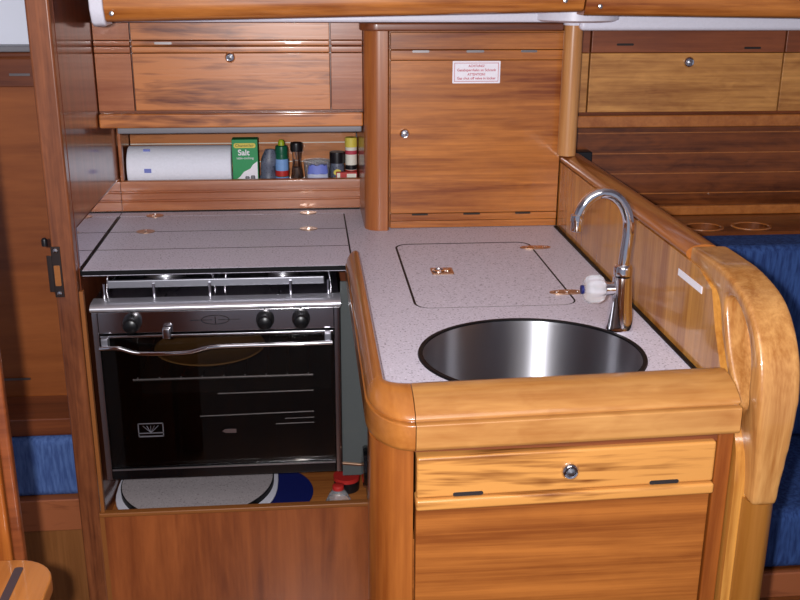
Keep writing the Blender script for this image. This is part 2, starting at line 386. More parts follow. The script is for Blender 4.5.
lt = G().prism(rrect(.243, .287, 1.888, 1.93, .003), 'z', .9201, .9222).build('lift_latch', M['brass'], fl)
G().lathe([(.013, 0), (.013, .002), (.009, .003), (.008, .001), (.0001, .001)], (.258, 1.909, .9222), 'z', 20).build('latch_ring', M['chrome'], lt)
G().lathe([(.006, 0), (.006, .002), (.0001, .003)], (.276, 1.909, .9222), 'z', 16).build('latch_button', M['chrome'], lt)

sk = thing('sink_basin', 'round brushed stainless steel sink basin let into the worktop', 'sink', (SK[0], SK[1], .76))
g = G(); R0 = .1745
prof = [(R0, .9198), (R0 - .001, .915), (R0 - .003, .88), (R0 - .006, .81), (R0 - .014, .785), (R0 - .035, .768), (R0 - .08, .762), (.03, .760), (.029, .757), (.0001, .757)]
t = g.bm; rings = [[t.verts.new((SK[0] + r * math.cos(2 * PI * k / 72), SK[1] + SE * r * math.sin(2 * PI * k / 72), z)) for k in range(72)] for r, z in prof]
for a, b_ in zip(rings, rings[1:]):
    for j in range(72): t.faces.new((a[j], a[(j + 1) % 72], b_[(j + 1) % 72], b_[j]))
g.build('bowl', M['sink'], sk)
ring = []
for k in range(72):
    a = 2 * PI * k / 72; ring.append([(SK[0] + r * math.cos(a), SK[1] + SE * r * math.sin(a), z) for r, z in ((R0 + .0065, .9202), (R0 + .005, .9235), (R0 - .001, .9235), (R0 - .0015, .9202))])
G().loft(ring, closed=True).build('rim_seal', M['black'], sk)
G().lathe([(.028, 0), (.026, .002), (.012, .001), (.0001, .001)], (SK[0], SK[1], .7575), 'z', 24).build('drain', M['steel'], sk)

# faucet
fx, fy = .520, 1.555
fa = thing('faucet', 'chrome swan neck tap with a clear knob beside the sink', 'faucet', (fx, fy, .92))
G().lathe([(.0245, 0), (.0245, .003), (.0225, .010), (.0188, .045), (.0165, .078), (.0158, .092), (.012, .094)], (fx, fy, .9203), 'z', 32).build('body', M['chrome'], fa)
G().lathe([(.011, 0), (.0155, .001), (.0155, .013), (.013, .018), (.0095, .019)], (fx, fy, 1.0143), 'z', 28).build('collar', M['chrome'], fa)
path = [(fx, fy, 1.030), (fx + .002, fy, 1.06), (fx + .004, fy, 1.085)]
for i in range(1, 13):
    a = math.radians(i * 180 / 12 * .88); path.append((fx - .041 + .045 * math.cos(a), fy, 1.092 + .063 * math.sin(a)))
spt = G().tube(path, .0092, 18).build('spout', M['chrome'], fa)
e = path[-1]
G().lathe([(.0085, .006), (.0112, .004), (.0112, -.006), (.0098, -.008), (.0098, -.022), (.008, -.0235), (.0001, -.021)], (e[0] - .0005, fy, e[2]), 'z', 24).build('aerator', M['chrome'], spt)
G().tube([(fx - .012, fy, .991), (fx - .028, fy, .991)], [.011, .012], 20).build('valve_stub', M['chrome'], fa)
kb = G().lathe([(.011, 0), (.0195, -.004), (.0235, -.012), (.0235, -.026), (.0195, -.034), (.011, -.037)], (fx - .0285, fy, .991), 'x', 48, 8, .07).build('tap_knob', M['knob_glass'], fa, label='clear fluted tap knob')
G().lathe([(.0075, 0), (.0075, -.004), (.0001, -.005)], (fx - .0655, fy, .991), 'x', 20).build('blue_cap', M['navy'], kb)
G().lathe([(.005, 0), (.004, -.012), (.003, -.03), (.0001, -.031)], (fx - .0287, fy, .991), 'x', 16).build('spindle', M['chrome'], kb)

# fiddle rail around worktop edge (front run, corner, side run)
PF = [(1.285, .9205), (1.285, .950), (1.279, .9550), (1.268, .9575), (1.250, .9563), (1.228, .9500), (1.211, .941), (1.2045, .935), (1.2045, .932), (1.209, .9305), (1.209, .9285),
      (1.199, .9285), (1.1965, .926), (1.1965, .896), (1.199, .890), (1.204, .8880), (1.285, .8880)]
PF = PF[::-1]
CX, CY = .135, 1.300
def ring_at(t):   # t in degrees: 0 = front run, 90 = side run
    a = math.radians(t); out = []
    for y, z in PF:
        r = CY - y
        ax = .034 + (r - .015) * (.028 / .088); by = r
        out.append((CX - ax * math.sin(a), CY - by * math.cos(a), z))
    return out
fr = thing('fiddle_rail', 'pale varnished rounded rail edging the worktop around the sink', 'rail', (.3, 1.3, .888))
G().loft([[(.5825, y, z) for y, z in PF], [(.1362, y, z) for y, z in PF]]).build('front_run', M['beech_x'], fr)
G().loft([ring_at(t) for t in range(0, 91, 6)]).build('corner_piece', M['beech_y'], fr)
side0 = ring_at(90)
G().loft([[(x, 1.3008, z) for x, y, z in side0], [(x, 1.955, z) for x, y, z in side0], [(.088 + (x - .088) * .95, 1.970, .90 + (z - .90) * .97) for x, y, z in side0], [(.088 + (x - .088) * .75, 1.976, .90 + (z - .90) * .88) for x, y, z in side0]]).build('side_run', M['beech_y'], fr)

# ------------------------------------------------------------------ sink cabinet
sc = thing('sink_cabinet', 'cherry wood cabinet under the sink with a flap door', 'cabinet', (.33, 1.6, 0))
G().prism([(.135, 1.300), (.077, 1.300)] + arc(.130, 1.268, .053, .048, 180, 270, 10) + [(.135, 1.220)], 'z', 0, .883).build('corner_post', M['cherry_post'], sc)
G().box(.121, .134, 1.3005, 2.42, 0, .889).build('side_panel', M['steel_side'], sc, label='grey glossy side lining')
G().box(.1345, .582, 1.232, 1.95, 0, .73).build('carcass', M['cherry_door'], sc)
G().box(.560, .5835, 1.212, 1.2315, 0, .890, .003).build('stile', M['cherry_post'], sc)
dr = G().box(.138, .556, 1.2105, 1.2310, .08, .796, .002).build('flap_door', M['cherry_door'], sc)
G().box(.138, .556, 1.204, 1.2310, .8145, .876, .004, 3).build('top_rail', M['cherry_fig'], dr)
G().box(.137, .557, 1.199, 1.2310, .797, .8135, .004, 3).build('ledge_moulding', M['cherry_fig'], dr)
G().box(.1355, .5595, 1.214, 1.2315, .8765, .888).build('head_strip', M['brown_dark'], sc)
latch(dr, .350, 1.2038, .8445, .0125)
vent_slot(dr, .188, .230, 1.204, .8185); vent_slot(dr, .464, .506, 1.204, .8185)

# ------------------------------------------------------------------ right partition with handhold
pt = thing('galley_partition', 'veneered half-height partition right of the sink with a curved handhold', 'partition', (.6, 1.7, 0))
G().prism([(2.262, 0), (2.262, 1.072), (1.40, 1.072), (1.345, 1.055), (1.318, 1.0), (1.280, .945), (1.256, .91), (1.222, .895), (1.206, .860), (1.200, .81), (1.199, 0)], 'x', .5855, .607).build('panel', M['part_panel'], pt)
def sect_path(pts, n=6):
    P = [Vector((0, a, b_)) for a, b_ in pts]; out = []
    P = [P[0]] + P + [P[-1]]
    for i in range(1, len(P) - 2):
        for k in range(n):
            t = k / n; p0, p1, p2, p3 = P[i - 1:i + 3]
            out.append(.5 * ((2 * p1) + (-p0 + p2) * t + (2 * p0 - 5 * p1 + 4 * p2 - p3) * t * t + (-p0 + 3 * p1 - 3 * p2 + p3) * t ** 3))
    out.append(P[-2]); return out
def sweep(pts, rr, rx, xc, n=6):
    P = sect_path(pts, n); m = len(P); f = lambda q, i: q(i / (m - 1)) if callable(q) else q
    return G().tube([(f(xc, i), p.y, p.z) for i, p in enumerate(P)], [f(rr, i) for i in range(m)], 20, r2=[f(rx, i) for i in range(m)], side=(1, 0, 0))
sweep([(2.265, 1.080), (2.0, 1.080), (1.7, 1.080), (1.452, 1.080)], .0138, .0285, .6125).build('capping_rail', M['beech_cap'], pt)
def smooth_loop(pts, n=5):
    m = len(pts); out = []
    for i in range(m):
        p0, p1, p2, p3 = [Vector((0,) + pts[(i + d) % m]) for d in (-1, 0, 1, 2)]
        for k in range(n):
            t = k / n; v = .5 * ((2 * p1) + (-p0 + p2) * t + (2 * p0 - 5 * p1 + 4 * p2 - p3) * t * t + (-p0 + 3 * p1 - 3 * p2 + p3) * t ** 3); out.append((v.y, v.z))
    return out
OUT = [(1.450, 1.067)] + [(v.y, v.z) for v in sect_path([(1.450, 1.093), (1.38, 1.093), (1.31, 1.090), (1.235, 1.070), (1.185, 1.02), (1.166, .955), (1.167, .87), (1.174, .7930)], 5)] + [(v.y, v.z) for v in sect_path([(1.224, .7930), (1.230, .86), (1.246, .91), (1.268, .945), (1.306, 1.000), (1.328, 1.045), (1.37, 1.060), (1.44, 1.066)], 4)]
HOLE = smooth_loop([(1.292, 1.062), (1.262, 1.058), (1.229, 1.036), (1.209, 1.004), (1.202, .955), (1.208, .926), (1.226, .928), (1.250, .952), (1.281, .995), (1.302, 1.045)], 4)
def carve(outer, holes, xa, xb, bev):
    # flat board cut to an outline with an opening, edges well rounded
    g = G(); t = g.bm; edges = []
    for loop in [outer] + holes:
        vs = [t.verts.new((xa, y, z)) for y, z in loop]
        edges += [t.edges.new((vs[i], vs[(i + 1) % len(vs)])) for i in range(len(vs))]
    r = bmesh.ops.triangle_fill(t, use_beauty=True, use_dissolve=False, edges=edges)
    fs = [f for f in r['geom'] if isinstance(f, bmesh.types.BMFace)]
    e = bmesh.ops.extrude_face_region(t, geom=fs)
    for v in e['geom']:
        if isinstance(v, bmesh.types.BMVert): v.co.x = xb
    return g
hh = carve(OUT, [HOLE], .5885, .6475, 0).build('handhold_loop', M['beech_loop'], pt, label='pale handhold loop')
hh.modifiers.clear()
for v in hh.data.vertices:      # the foot of the handhold narrows onto the post
    k_ = max(0, min(1, (.96 - (hh['world'][2] + v.co.z)) / .13))
    v.co.x += .0125 * k_ if v.co.x < 0 else -.008 * k_
for p in hh.data.polygons: p.use_smooth = True
rm = hh.modifiers.new('even_mesh', 'REMESH'); rm.mode = 'VOXEL'; rm.voxel_size = .0022; rm.use_smooth_shade = True
so = hh.modifiers.new('sanded_edges', 'SMOOTH'); so.factor = .5; so.iterations = 55
G().prism([(p[0], p[1]) for p in smooth_loop([(1.300, 1.068), (1.262, 1.066), (1.223, 1.042), (1.202, 1.006), (1.195, .955), (1.203, .918), (1.230, .922), (1.256, .948), (1.288, .992), (1.310, 1.048)], 3)], 'x', .622, .628).build('recess_web', M['part_panel'], pt)
sweep([(1.198, .7945), (1.198, .4), (1.198, 0.0)], .024, .0215, .6205).build('lower_post', M['lowpost'], pt)
stk = G().box(.5845, .5853, 1.379, 1.478, 1.037, 1.048).build('sticker', M['sticker'], pt)
lettering('sticker_text', '__ ______ ____', .006, (.5843, 1.43, 1.0425), (PI / 2, 0, -PI / 2), M['lamp_grey'], pt, width=.085) if False else None
po = thing('support_pole', 'round varnished pole standing at the back corner of the partition', 'pole', (.592, 2.235, 1.1))
G().lathe([(.021, 0), (.021, .2873)], (.5925, 2.235, 1.094), 'z', 32).build('shaft', M['pole'], po)
G().lathe([(.0225, 0), (.0232, .0052), (.055, .007), (.088, .009), (.097, .013), (.097, .04)], (.5925, 2.235, 1.3815), 'z', 48).build('ceiling_flange', M['white'], po, label='white plastic ceiling flange')

# ------------------------------------------------------------------ cooker
ck = thing('gimballed_cooker', 'stainless steel and black glass marine cooker with oven', 'cooker', (-.19, 2.15, .46))
x0, x1 = -.440, .060
G().box(x0, x0 + .012, 1.962, 2.38, .46, .8375).box(x1 - .012, x1, 1.962, 2.38, .46, .8375).box(x0, x1, 2.37, 2.38, .46, .8375).box(x0, x1, 1.962, 2.37, .46, .475).box(x0, x1, 1.962, 2.37, .782, .790).build('oven_body', M['cavity'], ck)
G().box(x0, x0 + .012, 1.948, 1.9615, .46, .8375, .001).build('side_frame', M['steel_fascia'], ck)
G().box(x1 - .012, x1, 1.948, 1.9615, .46, .8375, .001).build('side_frame', M['steel_fascia'], ck)
G().box(x0 + .0125, x1 - .0125, 1.948, 1.9615, .792, .8375, .001).build('control_panel', M['steel_fascia'], ck)
G().prism([(1.99, .838), (1.95, .838), (1.944, .840), (1.942, .845), (1.944, .849), (1.950, .853), (1.960, .8545), (1.99, .8545)], 'x', x0 - .001, x1 + .002).build('front_trim', M['trim_steel'], ck)
G().box(x0, x1, 1.9905, 2.38, .838, .852, .001).build('hob_plate', M['steel_fascia'], ck)
G().box(x0, x1, 2.36, 2.38, .8525, .888, .001).build('hob_back', M['steel_sat'], ck)
for bx, r in ((-.32, .045), (-.06, .036)):
    bn = G().lathe([(r, 0), (r, .008), (r * .9, .012), (.0001, .012)], (bx, 2.17, .8522), 'z', 28).build('burner', M['steel_sat'], ck)
    G().lathe([(r * .75, 0), (r * .7, .006), (.0001, .008)], (bx, 2.17, .8645), 'z', 24).build('burner_cap', M['blackgloss'], bn)
for xa, xb in ((-.425, -.20), (-.18, .045)):
    g = G()
    for y in (2.045, 2.32): g.tube([(xa, y, .852), (xa + .004, y, .884), (xa + .012, y, .888), (xb - .012, y, .888), (xb - .004, y, .884), (xb, y, .852)], .0028, 8)
    xm = (xa + xb) / 2
    for dx in (-.07, 0, .07): g.tube([(xm + dx, 2.045, .888), (xm + dx * .3, 2.12, .885)], .0025, 8).tube([(xm + dx, 2.32, .888), (xm + dx * .3, 2.23, .885)], .0025, 8)
    for x in (xa, xb): g.tube([(x, 2.045, .8535), (x, 2.32, .8535)], .0022, 8)
    g.tube([(xm + .024 * math.cos(k * PI / 8), 2.175 + .056 * math.sin(k * PI / 8), .8855) for k in range(17)], .0022, 8)
    g.build('pan_support', M['steel'], ck)
pr = G().box(x0 + .028, x1 - .03, 1.990, 1.996, .8745, .8915, .0025, 3).build('pot_rail', M['rail_grey'], ck)
for x in (x0 + .022, -.318, -.205, -.04, x1 - .022): G().tube([(x, 1.985, .855), (x, 1.985, .886)], .003, 10).build('rail_peg', M['chrome'], pr)
for x in (-.36, -.093, -.02):
    k = G().lathe([(.0185, 0), (.0185, -.006), (.0165, -.012), (.0155, -.024), (.012, -.0275), (.0001, -.028)], (x, 1.9475, .815), 'y', 32).build('control_knob', M['knob_black'], ck)
    G().lathe([(.002, 0), (.0015, -.001), (.0001, -.0015)], (x, 1.9475, .8375), 'y', 10).build('index_mark', M['logo'], k)
# maker's mark: ellipse with a bar and a long line
g = G(); ell = [(-.194 + .028 * math.cos(a), 1.9472, .8165 + .0095 * math.sin(a)) for a in [2 * PI * i / 40 for i in range(41)]]
g.tube(ell, .0006, 6); g.tube([(-.194, 1.9472, .809), (-.194, 1.9472, .824)], .0009, 6).tube([(-.245, 1.9472, .8165), (-.20, 1.9472, .8165)], .0005, 6).tube([(-.188, 1.9472, .8165), (-.143, 1.9472, .8165)], .0005, 6)
g.build('oval_emblem', M['logo'], ck)
dd = G().box(x0 + .0125, x1 - .0125, 1.950, 1.958, .488, .780, .001).build('oven_door', M['glass_dark'], ck, label='dark glass oven door')
G().box(x0 + .0125, x1 - .0125, 1.946, 1.9615, .4615, .4875, .002).build('bottom_rail', M['blackgloss'], dd)
G().box(x0 + .014, x1 - .014, 1.9445, 1.9462, .4835, .4865).build('bottom_trim', M['steel_sat'], dd)
G().box(x0 + .014, x1 - .014, 1.944, 1.9615, .7835, .7885, .001).build('top_trim', M['steel'], dd)
hp = sect_path([(-.425, .7685), (-.390, .7685), (-.352, .757), (-.30, .7545), (-.248, .756), (-.205, .7655), (-.15, .767), (-.05, .7675), (.043, .768)])
hd = G().tube([(p.y, 1.926, p.z) for p in hp], .0046, 12).build('door_handle', M['chrome'], dd)
for x in (-.415, .034): G().box(x - .007, x + .007, 1.928, 1.9495, .766, .788, .002).build('handle_bracket', M['rail_grey'], hd)
G().box(-.300, -.283, 1.930, 1.9435, .783, .806, .003).build('door_clip', M['steel'], dd)
g = G().box(-.106, .04, 1.9485, 1.9495, .0, .0) if False else None
g = G(); bx0, bx1, bz0, bz1 = -.367, -.314, .558, .590
for a in ((bx0, bx1, bz0, bz0 + .003), (bx0, bx1, bz1 - .002, bz1), (bx0, bx0 + .002, bz0, bz1), (bx1 - .002, bx1, bz0, bz1), (bx0, bx1, .566, .568)): g.box(a[0], a[1], 1.9488, 1.9498, a[2], a[3])
for dx in (-.016, -.008, 0, .008, .016): g.tube([(-.3405, 1.949, .568), (-.3405 + dx, 1.949, .584)], .0007, 5)
g.build('warning_emblem', M['rail_grey'], dd)
g = G().prism([(-.193, .566), (-.186, .5705), (-.163, .5705), (-.163, .561), (-.186, .5615)], 'y', 1.9485, 1.9497).build('small_badge', M['steel'], dd)
# oven shelf
rk = thing('oven_rack', 'thin chrome oven rack seen through the dark oven glass', 'rack', (-.19, 2.1, .65))
def rackbars(z, xa, xb, y0, y1, nm):
    g = G(); g.tube([(xa, y0, z), (xb, y0, z)], .0024, 8)
    n = 9
    for i in range(n): x = xa + .01 + (xb - xa - .02) * i / (n - 1); g.tube([(x, y0, z), (x, y0, z + .005)], .0016, 6)
    g.build('front_rod', M['wire'], rk)
    g = G(); g.tube([(xa, y0, z - .004), (xb, y0, z - .004)], .0015, 8).tube([(xa, y1, z), (xb, y1, z)], .0026, 8)
    for i in range(n): x = xa + .01 + (xb - xa - .02) * i / (n - 1); g.tube([(x, y0, z - .004), (x, y1, z - .001)], .0012, 6)
    g.build(nm, M['cavity'], rk)
rackbars(.674, -.375, .002, 1.985, 2.33, 'wire_shelf')
G().tube([(-.20, 1.975, .641), (.002, 1.975, .642)], .0017, 8).build('shelf_runner', M['wire'], rk)
G().tube([(-.24, 1.975, .590), (.002, 1.975, .593)], .0017, 8).build('shelf_runner', M['wire'], rk)
G().tube([(-.06, 1.975, .578), (.002, 1.975, .579)], .0012, 8).build('shelf_runner', M['wire'], rk)
G().tube([(-.08, 1.975, .566), (.002, 1.975, .567)], .0014, 8).build('shelf_runner', M['wire'], rk)
tr = thing('oven_glass_reflection', 'shallow brown disc standing in for a reflection in the oven glass', 'reflection_disc', (-.22, 2.11, .676))  # dish shape stands in for a brown reflection in the door glass
G().lathe([(.085, 0), (.118, .018), (.122, .018), (.120, .020), (.116, .020), (.083, .004), (.0001, .004)], (-.225, 2.115, .6795), 'z', 48).build('dish', M['reflection_disc'], tr)  # stand-in disc for the brown reflection, not a real dish

# gimbal lock
gl = thing('gimbal_lock_knob', 'black round knob on a rod between cooker and sink cabinet', 'knob', (.11, 1.94, .49))
G().lathe([(.012, -.010), (.043, -.006), (.046, 0), (.040, .006), (.012, .010)], (.1085, 1.90, .495), 'x', 32).build('knob', M['blackgloss'], gl)
G().tube([(.0605, 1.915, .497), (.100, 1.905, .497)], .0035, 10).build('rod', M['brass'], gl)

# cooker surround
cs = thing('cooker_surround', 'reddish wood panel and pale edging framing the cooker recess', 'panel', (-.16, 1.95, 0))
G().box(-.449, .1205, 1.928, 1.942, 0, .383).build('front_panel', M['red_panel'], cs)
G().box(-.4595, .1205, 1.9265, 1.944, .3832, .3925, .002).build('top_edging', M['edging'], cs)
G().box(-.4595, -.4495, 1.932, 1.944, 0, .383).box(-.4555, -.4475, 1.930, 1.944, .3928, .8885, .001).build('left_edging', M['edging'], cs)
G().box(.0625, .1205, 1.985, 1.990, .430, .880).build('grey_filler', M['steel_side'], cs, label='grey filler strip beside the cooker')
G().box(-.4595, .1205, 1.945, 2.42, .310, .3285).build('stowage_floor', M['cherry'], cs)
G().box(-.4595, .1205, 2.421, 2.43, .310, .888).build('recess_back', M['cabin_dark'], cs)

# stowed things beneath the cooker
def superel(cx, cy, a, p, n=48):
    out = []
    for i in range(n):
        t = 2 * PI * i / n; c_, s_ = math.cos(t), math.sin(t)
        out.append((cx + a * math.copysign(abs(c_) ** (2 / p), c_), cy + a * math.copysign(abs(s_) ** (2 / p), s_)))
    return out
pl = thing('navy_plate', 'navy blue round plate partly hidden under the white board', 'plate', (-.13, 2.1, .3646))
G().lathe([(.09, 0), (.135, .006), (.138, .008), (.132, .009), (.088, .003), (.0001, .003)], (-.142, 2.09, .3648), 'z', 48).build('dish', M['navy'], pl)
wb = thing('white_board', 'white rounded board under the speckled sink cover', 'board', (-.27, 2.15, .374))
G().prism(superel(-.272, 2.135, .186, 2.6), 'z', .3745, .3805, .002).build('board', M['white'], wb)
sd = thing('sink_cover', 'speckled grey round sink cover with dark edge, stowed under the cooker', 'cover', (-.27, 2.13, .381))
G().lathe([(.176, 0), (.176, .013)], (-.272, 2.128, .381), 'z', 64).build('edge_band', M['black'], sd)
G().lathe([(.1735, 0), (.1735, .0012), (.0001, .0012)], (-.272, 2.128, .3942), 'z', 64).build('laminate_face', M['disc_counter'], sd)
cb = thing('clear_bottle', 'clear ribbed plastic bottle with red cap under the cooker', 'bottle', (.055, 2.02, .3646))
G().lathe([(.030, 0), (.032, .004), (.030, .020), (.018, .046), (.013, .050), (.012, .054)], (.052, 2.01, .3648), 'z', 40, 10, .04).build('body', M['plastic_clear'], cb)
G().lathe([(.013, 0), (.013, .008), (.011, .010), (.0001, .010)], (.052, 2.01, .4190), 'z', 24).build('cap', M['red'], cb)
cb2 = thing('red_tin', 'small red and black tin at the back under the cooker', 'tin', (.0, 2.2, .3646))
G().lathe([(.03, 0), (.03, .025), (.0001, .025)], (.075, 2.11, .3648), 'z', 28).build('body', M['blackcap'], cb2)
G().lathe([(.031, 0), (.031, .010), (.0001, .010)], (.075, 2.11, .3900), 'z', 28).build('tin_lid', M['red'], cb2)

# ------------------------------------------------------------------ alcove shelf
al = thing('stowage_shelf', 'open wooden shelf alcove behind the cooker with a fiddle rail', 'shelf', (-.16, 2.57, .92))
g = G().prism([(2.495, .9226), (2.4765, .9226), (2.4765, .944), (2.479, .946), (2.479, .949), (2.4765, .951), (2.4765, .966), (2.479, .968), (2.479, .971), (2.4765, .973), (2.4765, .994), (2.4795, .997), (2.492, .997), (2.495, .994)], 'x', -.458, .131)
g.build('shelf_rail', M['cherry_fix'], al)
G().box(-.458, .131, 2.4955, 2.662, .950, .9645).build('shelf_board', M['cherry'], al)
G().box(-.458, .131, 2.6625, 2.672, .93, 1.20).build('back_board', M['cherry_lock'], al)
for z in (1.008, 1.058): G().box(-.458, .131, 2.6600, 2.6622, z - .0012, z + .0012).build('pale_batten', M['cream'], al)
G().box(-.4575, -.449, 2.478, 2.500, .9975, 1.154, .002).build('corner_cleat', M['cherry_fix'], al)
ls = thing('under_locker_lamp', 'slim grey strip lamp under the galley locker', 'lamp', (-.15, 2.33, 1.14))
G().box(-.425, .128, 2.312, 2.35, 1.139, 1.1535, .003).build('lens', M['lamp_grey'], ls)

SZ = .9648; SY = 2.535
ro = thing('paper_towel_roll', 'white kitchen paper roll lying on the alcove shelf', 'paper roll', (-.32, SY, SZ))
R1 = .053
rings = []
for k in range(48):
    a = 2 * PI * k / 48; rings.append([(x, SY + .02 + r * math.cos(a), SZ + R1 + .0005 + r * math.sin(a)) for x, r in ((-.446, .021), (-.446, R1 - .003), (-.443, R1), (-.192, R1), (-.189, R1 - .003), (-.189, .021))])
G().loft(rings, closed=True).build('paper', M['paper'], ro)
g = G()
for zc, dx in ((.045, 0), (.0, .003), (-.042, -.001)):
    al_ = math.asin(zc / (R1 + .0006)); y = SY + .02 - (R1 + .0006) * math.cos(al_)
    G().box(-.405 + dx, -.388 + dx, y - .0008, y + .001, SZ + R1 + zc - .005, SZ + R1 + zc + .005).build('blue_print', M['print_blue'], ro)
G().loft([[(x, SY + .02 + r * math.cos(2 * PI * k / 32), SZ + R1 + .0005 + r * math.sin(2 * PI * k / 32)) for x, r in ((-.4455, .0205), (-.1895, .0205), (-.1895, .019), (-.4455, .019))] for k in range(32)], closed=True).build('cardboard_core', M['step'], ro)

sb = thing('salt_carton', 'green and white salt carton beside the paper roll', 'carton', (-.155, SY, SZ))
G().box(-.186, -.122, SY - .02, SY + .02, SZ + .0002, 1.091, .001, 1).build('carton', M['green'], sb)
yf = SY - .0203
G().prism([(-.184, SZ + .002), (-.124, SZ + .002), (-.124, 1.036), (-.135, 1.028), (-.142, 1.018), (-.158, 1.010), (-.168, .998), (-.178, .990), (-.184, .978)], 'y', yf - .0006, yf).build('white_print', M['sticker'], sb)
G().prism(rrect(-.181, -.127, 1.070, 1.082, .005), 'y', yf - .0006, yf).build('yellow_band', M['yellow'], sb)
lettering('brand_text', 'Chanteclair', .010, (-.154, yf - .0008, 1.076), FRONT, M['logo'], sb, width=.046)
lettering('salt_text', 'Salt', .020, (-.157, yf - .0008, 1.058), FRONT, M['sticker'], sb, bold=.0004)
lettering('small_text', 'table-cooking', .008, (-.154, yf - .0008, 1.0445), FRONT, M['sticker'], sb, width=.042)
g = G().lathe([(.006, 0), (.0055, .012), (.004, .015), (.0001, .015)], (-.150, yf - .002, .984), 'z', 14)
g.lathe([(.006, 0), (.0055, .014), (.004, .017), (.0001, .017)], (-.136, yf - .002, .984), 'z', 14).build('shaker_print', M['lamp_grey'], sb)
G().lathe([(.006, 0), (.005, .008), (.0001, .011)], (-.172, yf - .002, .982), 'z', 12).build('lemon_print', M['yellow'], sb)

gr = thing('granule_bag', 'crinkled grey bag of granules next to the salt carton', 'bag', (-.10, SY, SZ))
g = G(); rg = []
for i in range(12):
    t = i / 11; rr = (.020 + .003 * math.sin(9 * t + 1)) * (1 if t < .62 else (1 - .45 * (t - .62) / .38)); rg.append([(-.0985 + (.012 * (t - .5) if t > .5 else 0) + rr * math.cos(2 * PI * k / 20) * (1 + .12 * math.sin(5 * k + 7 * i)), SY + .7 * rr * math.sin(2 * PI * k / 20), SZ + .0003 + .098 * t) for k in range(20)])
g.loft(rg).build('bag', M['greyfoil'], gr)

sq = thing('green_sauce_bottle', 'green squeeze bottle with lime tip and blue label', 'bottle', (-.063, SY, SZ))
G().lathe([(.015, 0), (.0165, .003), (.0165, .075), (.0155, .085)], (-.0635, SY, SZ + .0002), 'z', 28).build('body', M['dkgreen'], sq)
G().lathe([(.0168, 0), (.0168, .032)], (-.0635, SY, SZ + .042), 'z', 28).build('label_band', M['bluelab'], sq)
G().lathe([(.0170, 0), (.0170, .014)], (-.0635, SY, SZ + .031), 'z', 28).build('red_band', M['red'], sq)
G().lathe([(.0168, 0), (.0168, .026)], (-.0635, SY, SZ + .003), 'z', 28).build('lower_label', M['bluelab'], sq)
G().prism([(-.0635 + a, SZ + .016 + b_) for a, b_ in arc(0, 0, .010, .006, 0, 360, 16)[:-1]], 'y', SY - .0185, SY - .016).build('yellow_mark', M['yellow'], sq)
G().lathe([(.0158, 0), (.0158, .019), (.013, .022), (.0001, .022)], (-.0635, SY, SZ + .0855), 'z', 28).build('screw_cap', M['dkgreen'], sq)
G().lathe([(.0085, 0), (.008, .008), (.005, .014), (.0001, .015)], (-.0635, SY, SZ + .1078), 'z', 20).build('tip', M['lime'], sq)

pm = thing('pepper_grinder', 'tall glass pepper grinder with a black top', 'grinder', (-.026, SY, SZ))
G().lathe([(.0165, 0), (.0175, .004), (.0145, .03), (.0105, .06), (.0105, .08), (.012, .09), (.011, .092)], (-.026, SY, SZ + .0002), 'z', 32).build('glass_body', M['glass'], pm)
G().lathe([(.013, 0), (.0128, .02), (.009, .048), (.0001, .049)], (-.026, SY, SZ + .004), 'z', 24).build('peppercorns', M['pepper'], pm)
G().lathe([(.0145, 0), (.0155, .003), (.0155, .018), (.014, .022), (.0001, .0225)], (-.026, SY, SZ + .0925), 'z', 28).build('grinder_top', M['blackcap'], pm)

wb2 = thing('plastic_tub', 'clear tub holding a blue and white crinkled packet', 'tub', (.028, SY, SZ))
G().lathe([(.026, 0), (.030, .003), (.034, .060), (.035, .066), (.033, .066), (.032, .058), (.028, .005), (.0001, .004)], (.0255, SY + .012, SZ + .0002), 'z', 36).build('tub', M['plastic_clear'], wb2)
g = G(); rg = []
for i in range(8):
    t = i / 7; rr = .030 * (1 - .25 * t); rg.append([(.027 + rr * math.cos(2 * PI * k / 24) * (1 + .06 * math.sin(7 * k + 3 * i)), SY - .026 + .35 * rr * math.sin(2 * PI * k / 24), SZ + .0003 + .058 * t + .002 * math.sin(k * 1.7) * t) for k in range(24)])
g.loft(rg).build('packet', M['bag_pale'], wb2)
rg = []
for i in range(5):
    t = .62 + .38 * i / 4; rr = .0308 * (1 - .25 * t); rg.append([(.027 + rr * math.cos(2 * PI * k / 24) * (1 + .05 * math.sin(7 * k + 3 * i)), SY - .026 + .37 * rr * math.sin(2 * PI * k / 24), SZ + .0035 + .058 * t + .002 * math.sin(k * 1.7) * t) for k in range(24)])
G().loft(rg).build('blue_top', M['bagblue'], wb2)

dj = thing('spice_jar', 'glass spice jar with a wide black lid', 'jar', (.078, SY + .01, SZ))
G().lathe([(.0165, 0), (.018, .003), (.018, .052), (.016, .058), (.016, .060)], (.077, SY + .01, SZ + .0002), 'z', 32).build('glass_body', M['greyfoil'], dj)
G().prism([(.077 + a, 1.003 + b_) for a, b_ in arc(0, 0, .010, .008, 0, 360, 20)[:-1]], 'y', SY - .0105, SY - .008).build('yellow_sun_print', M['yellow'], dj)
G().lathe([(.0195, 0), (.0195, .026), (.0185, .028), (.0001, .028)], (.077, SY + .01, SZ + .0604), 'z', 32).build('jar_lid', M['blackcap'], dj)

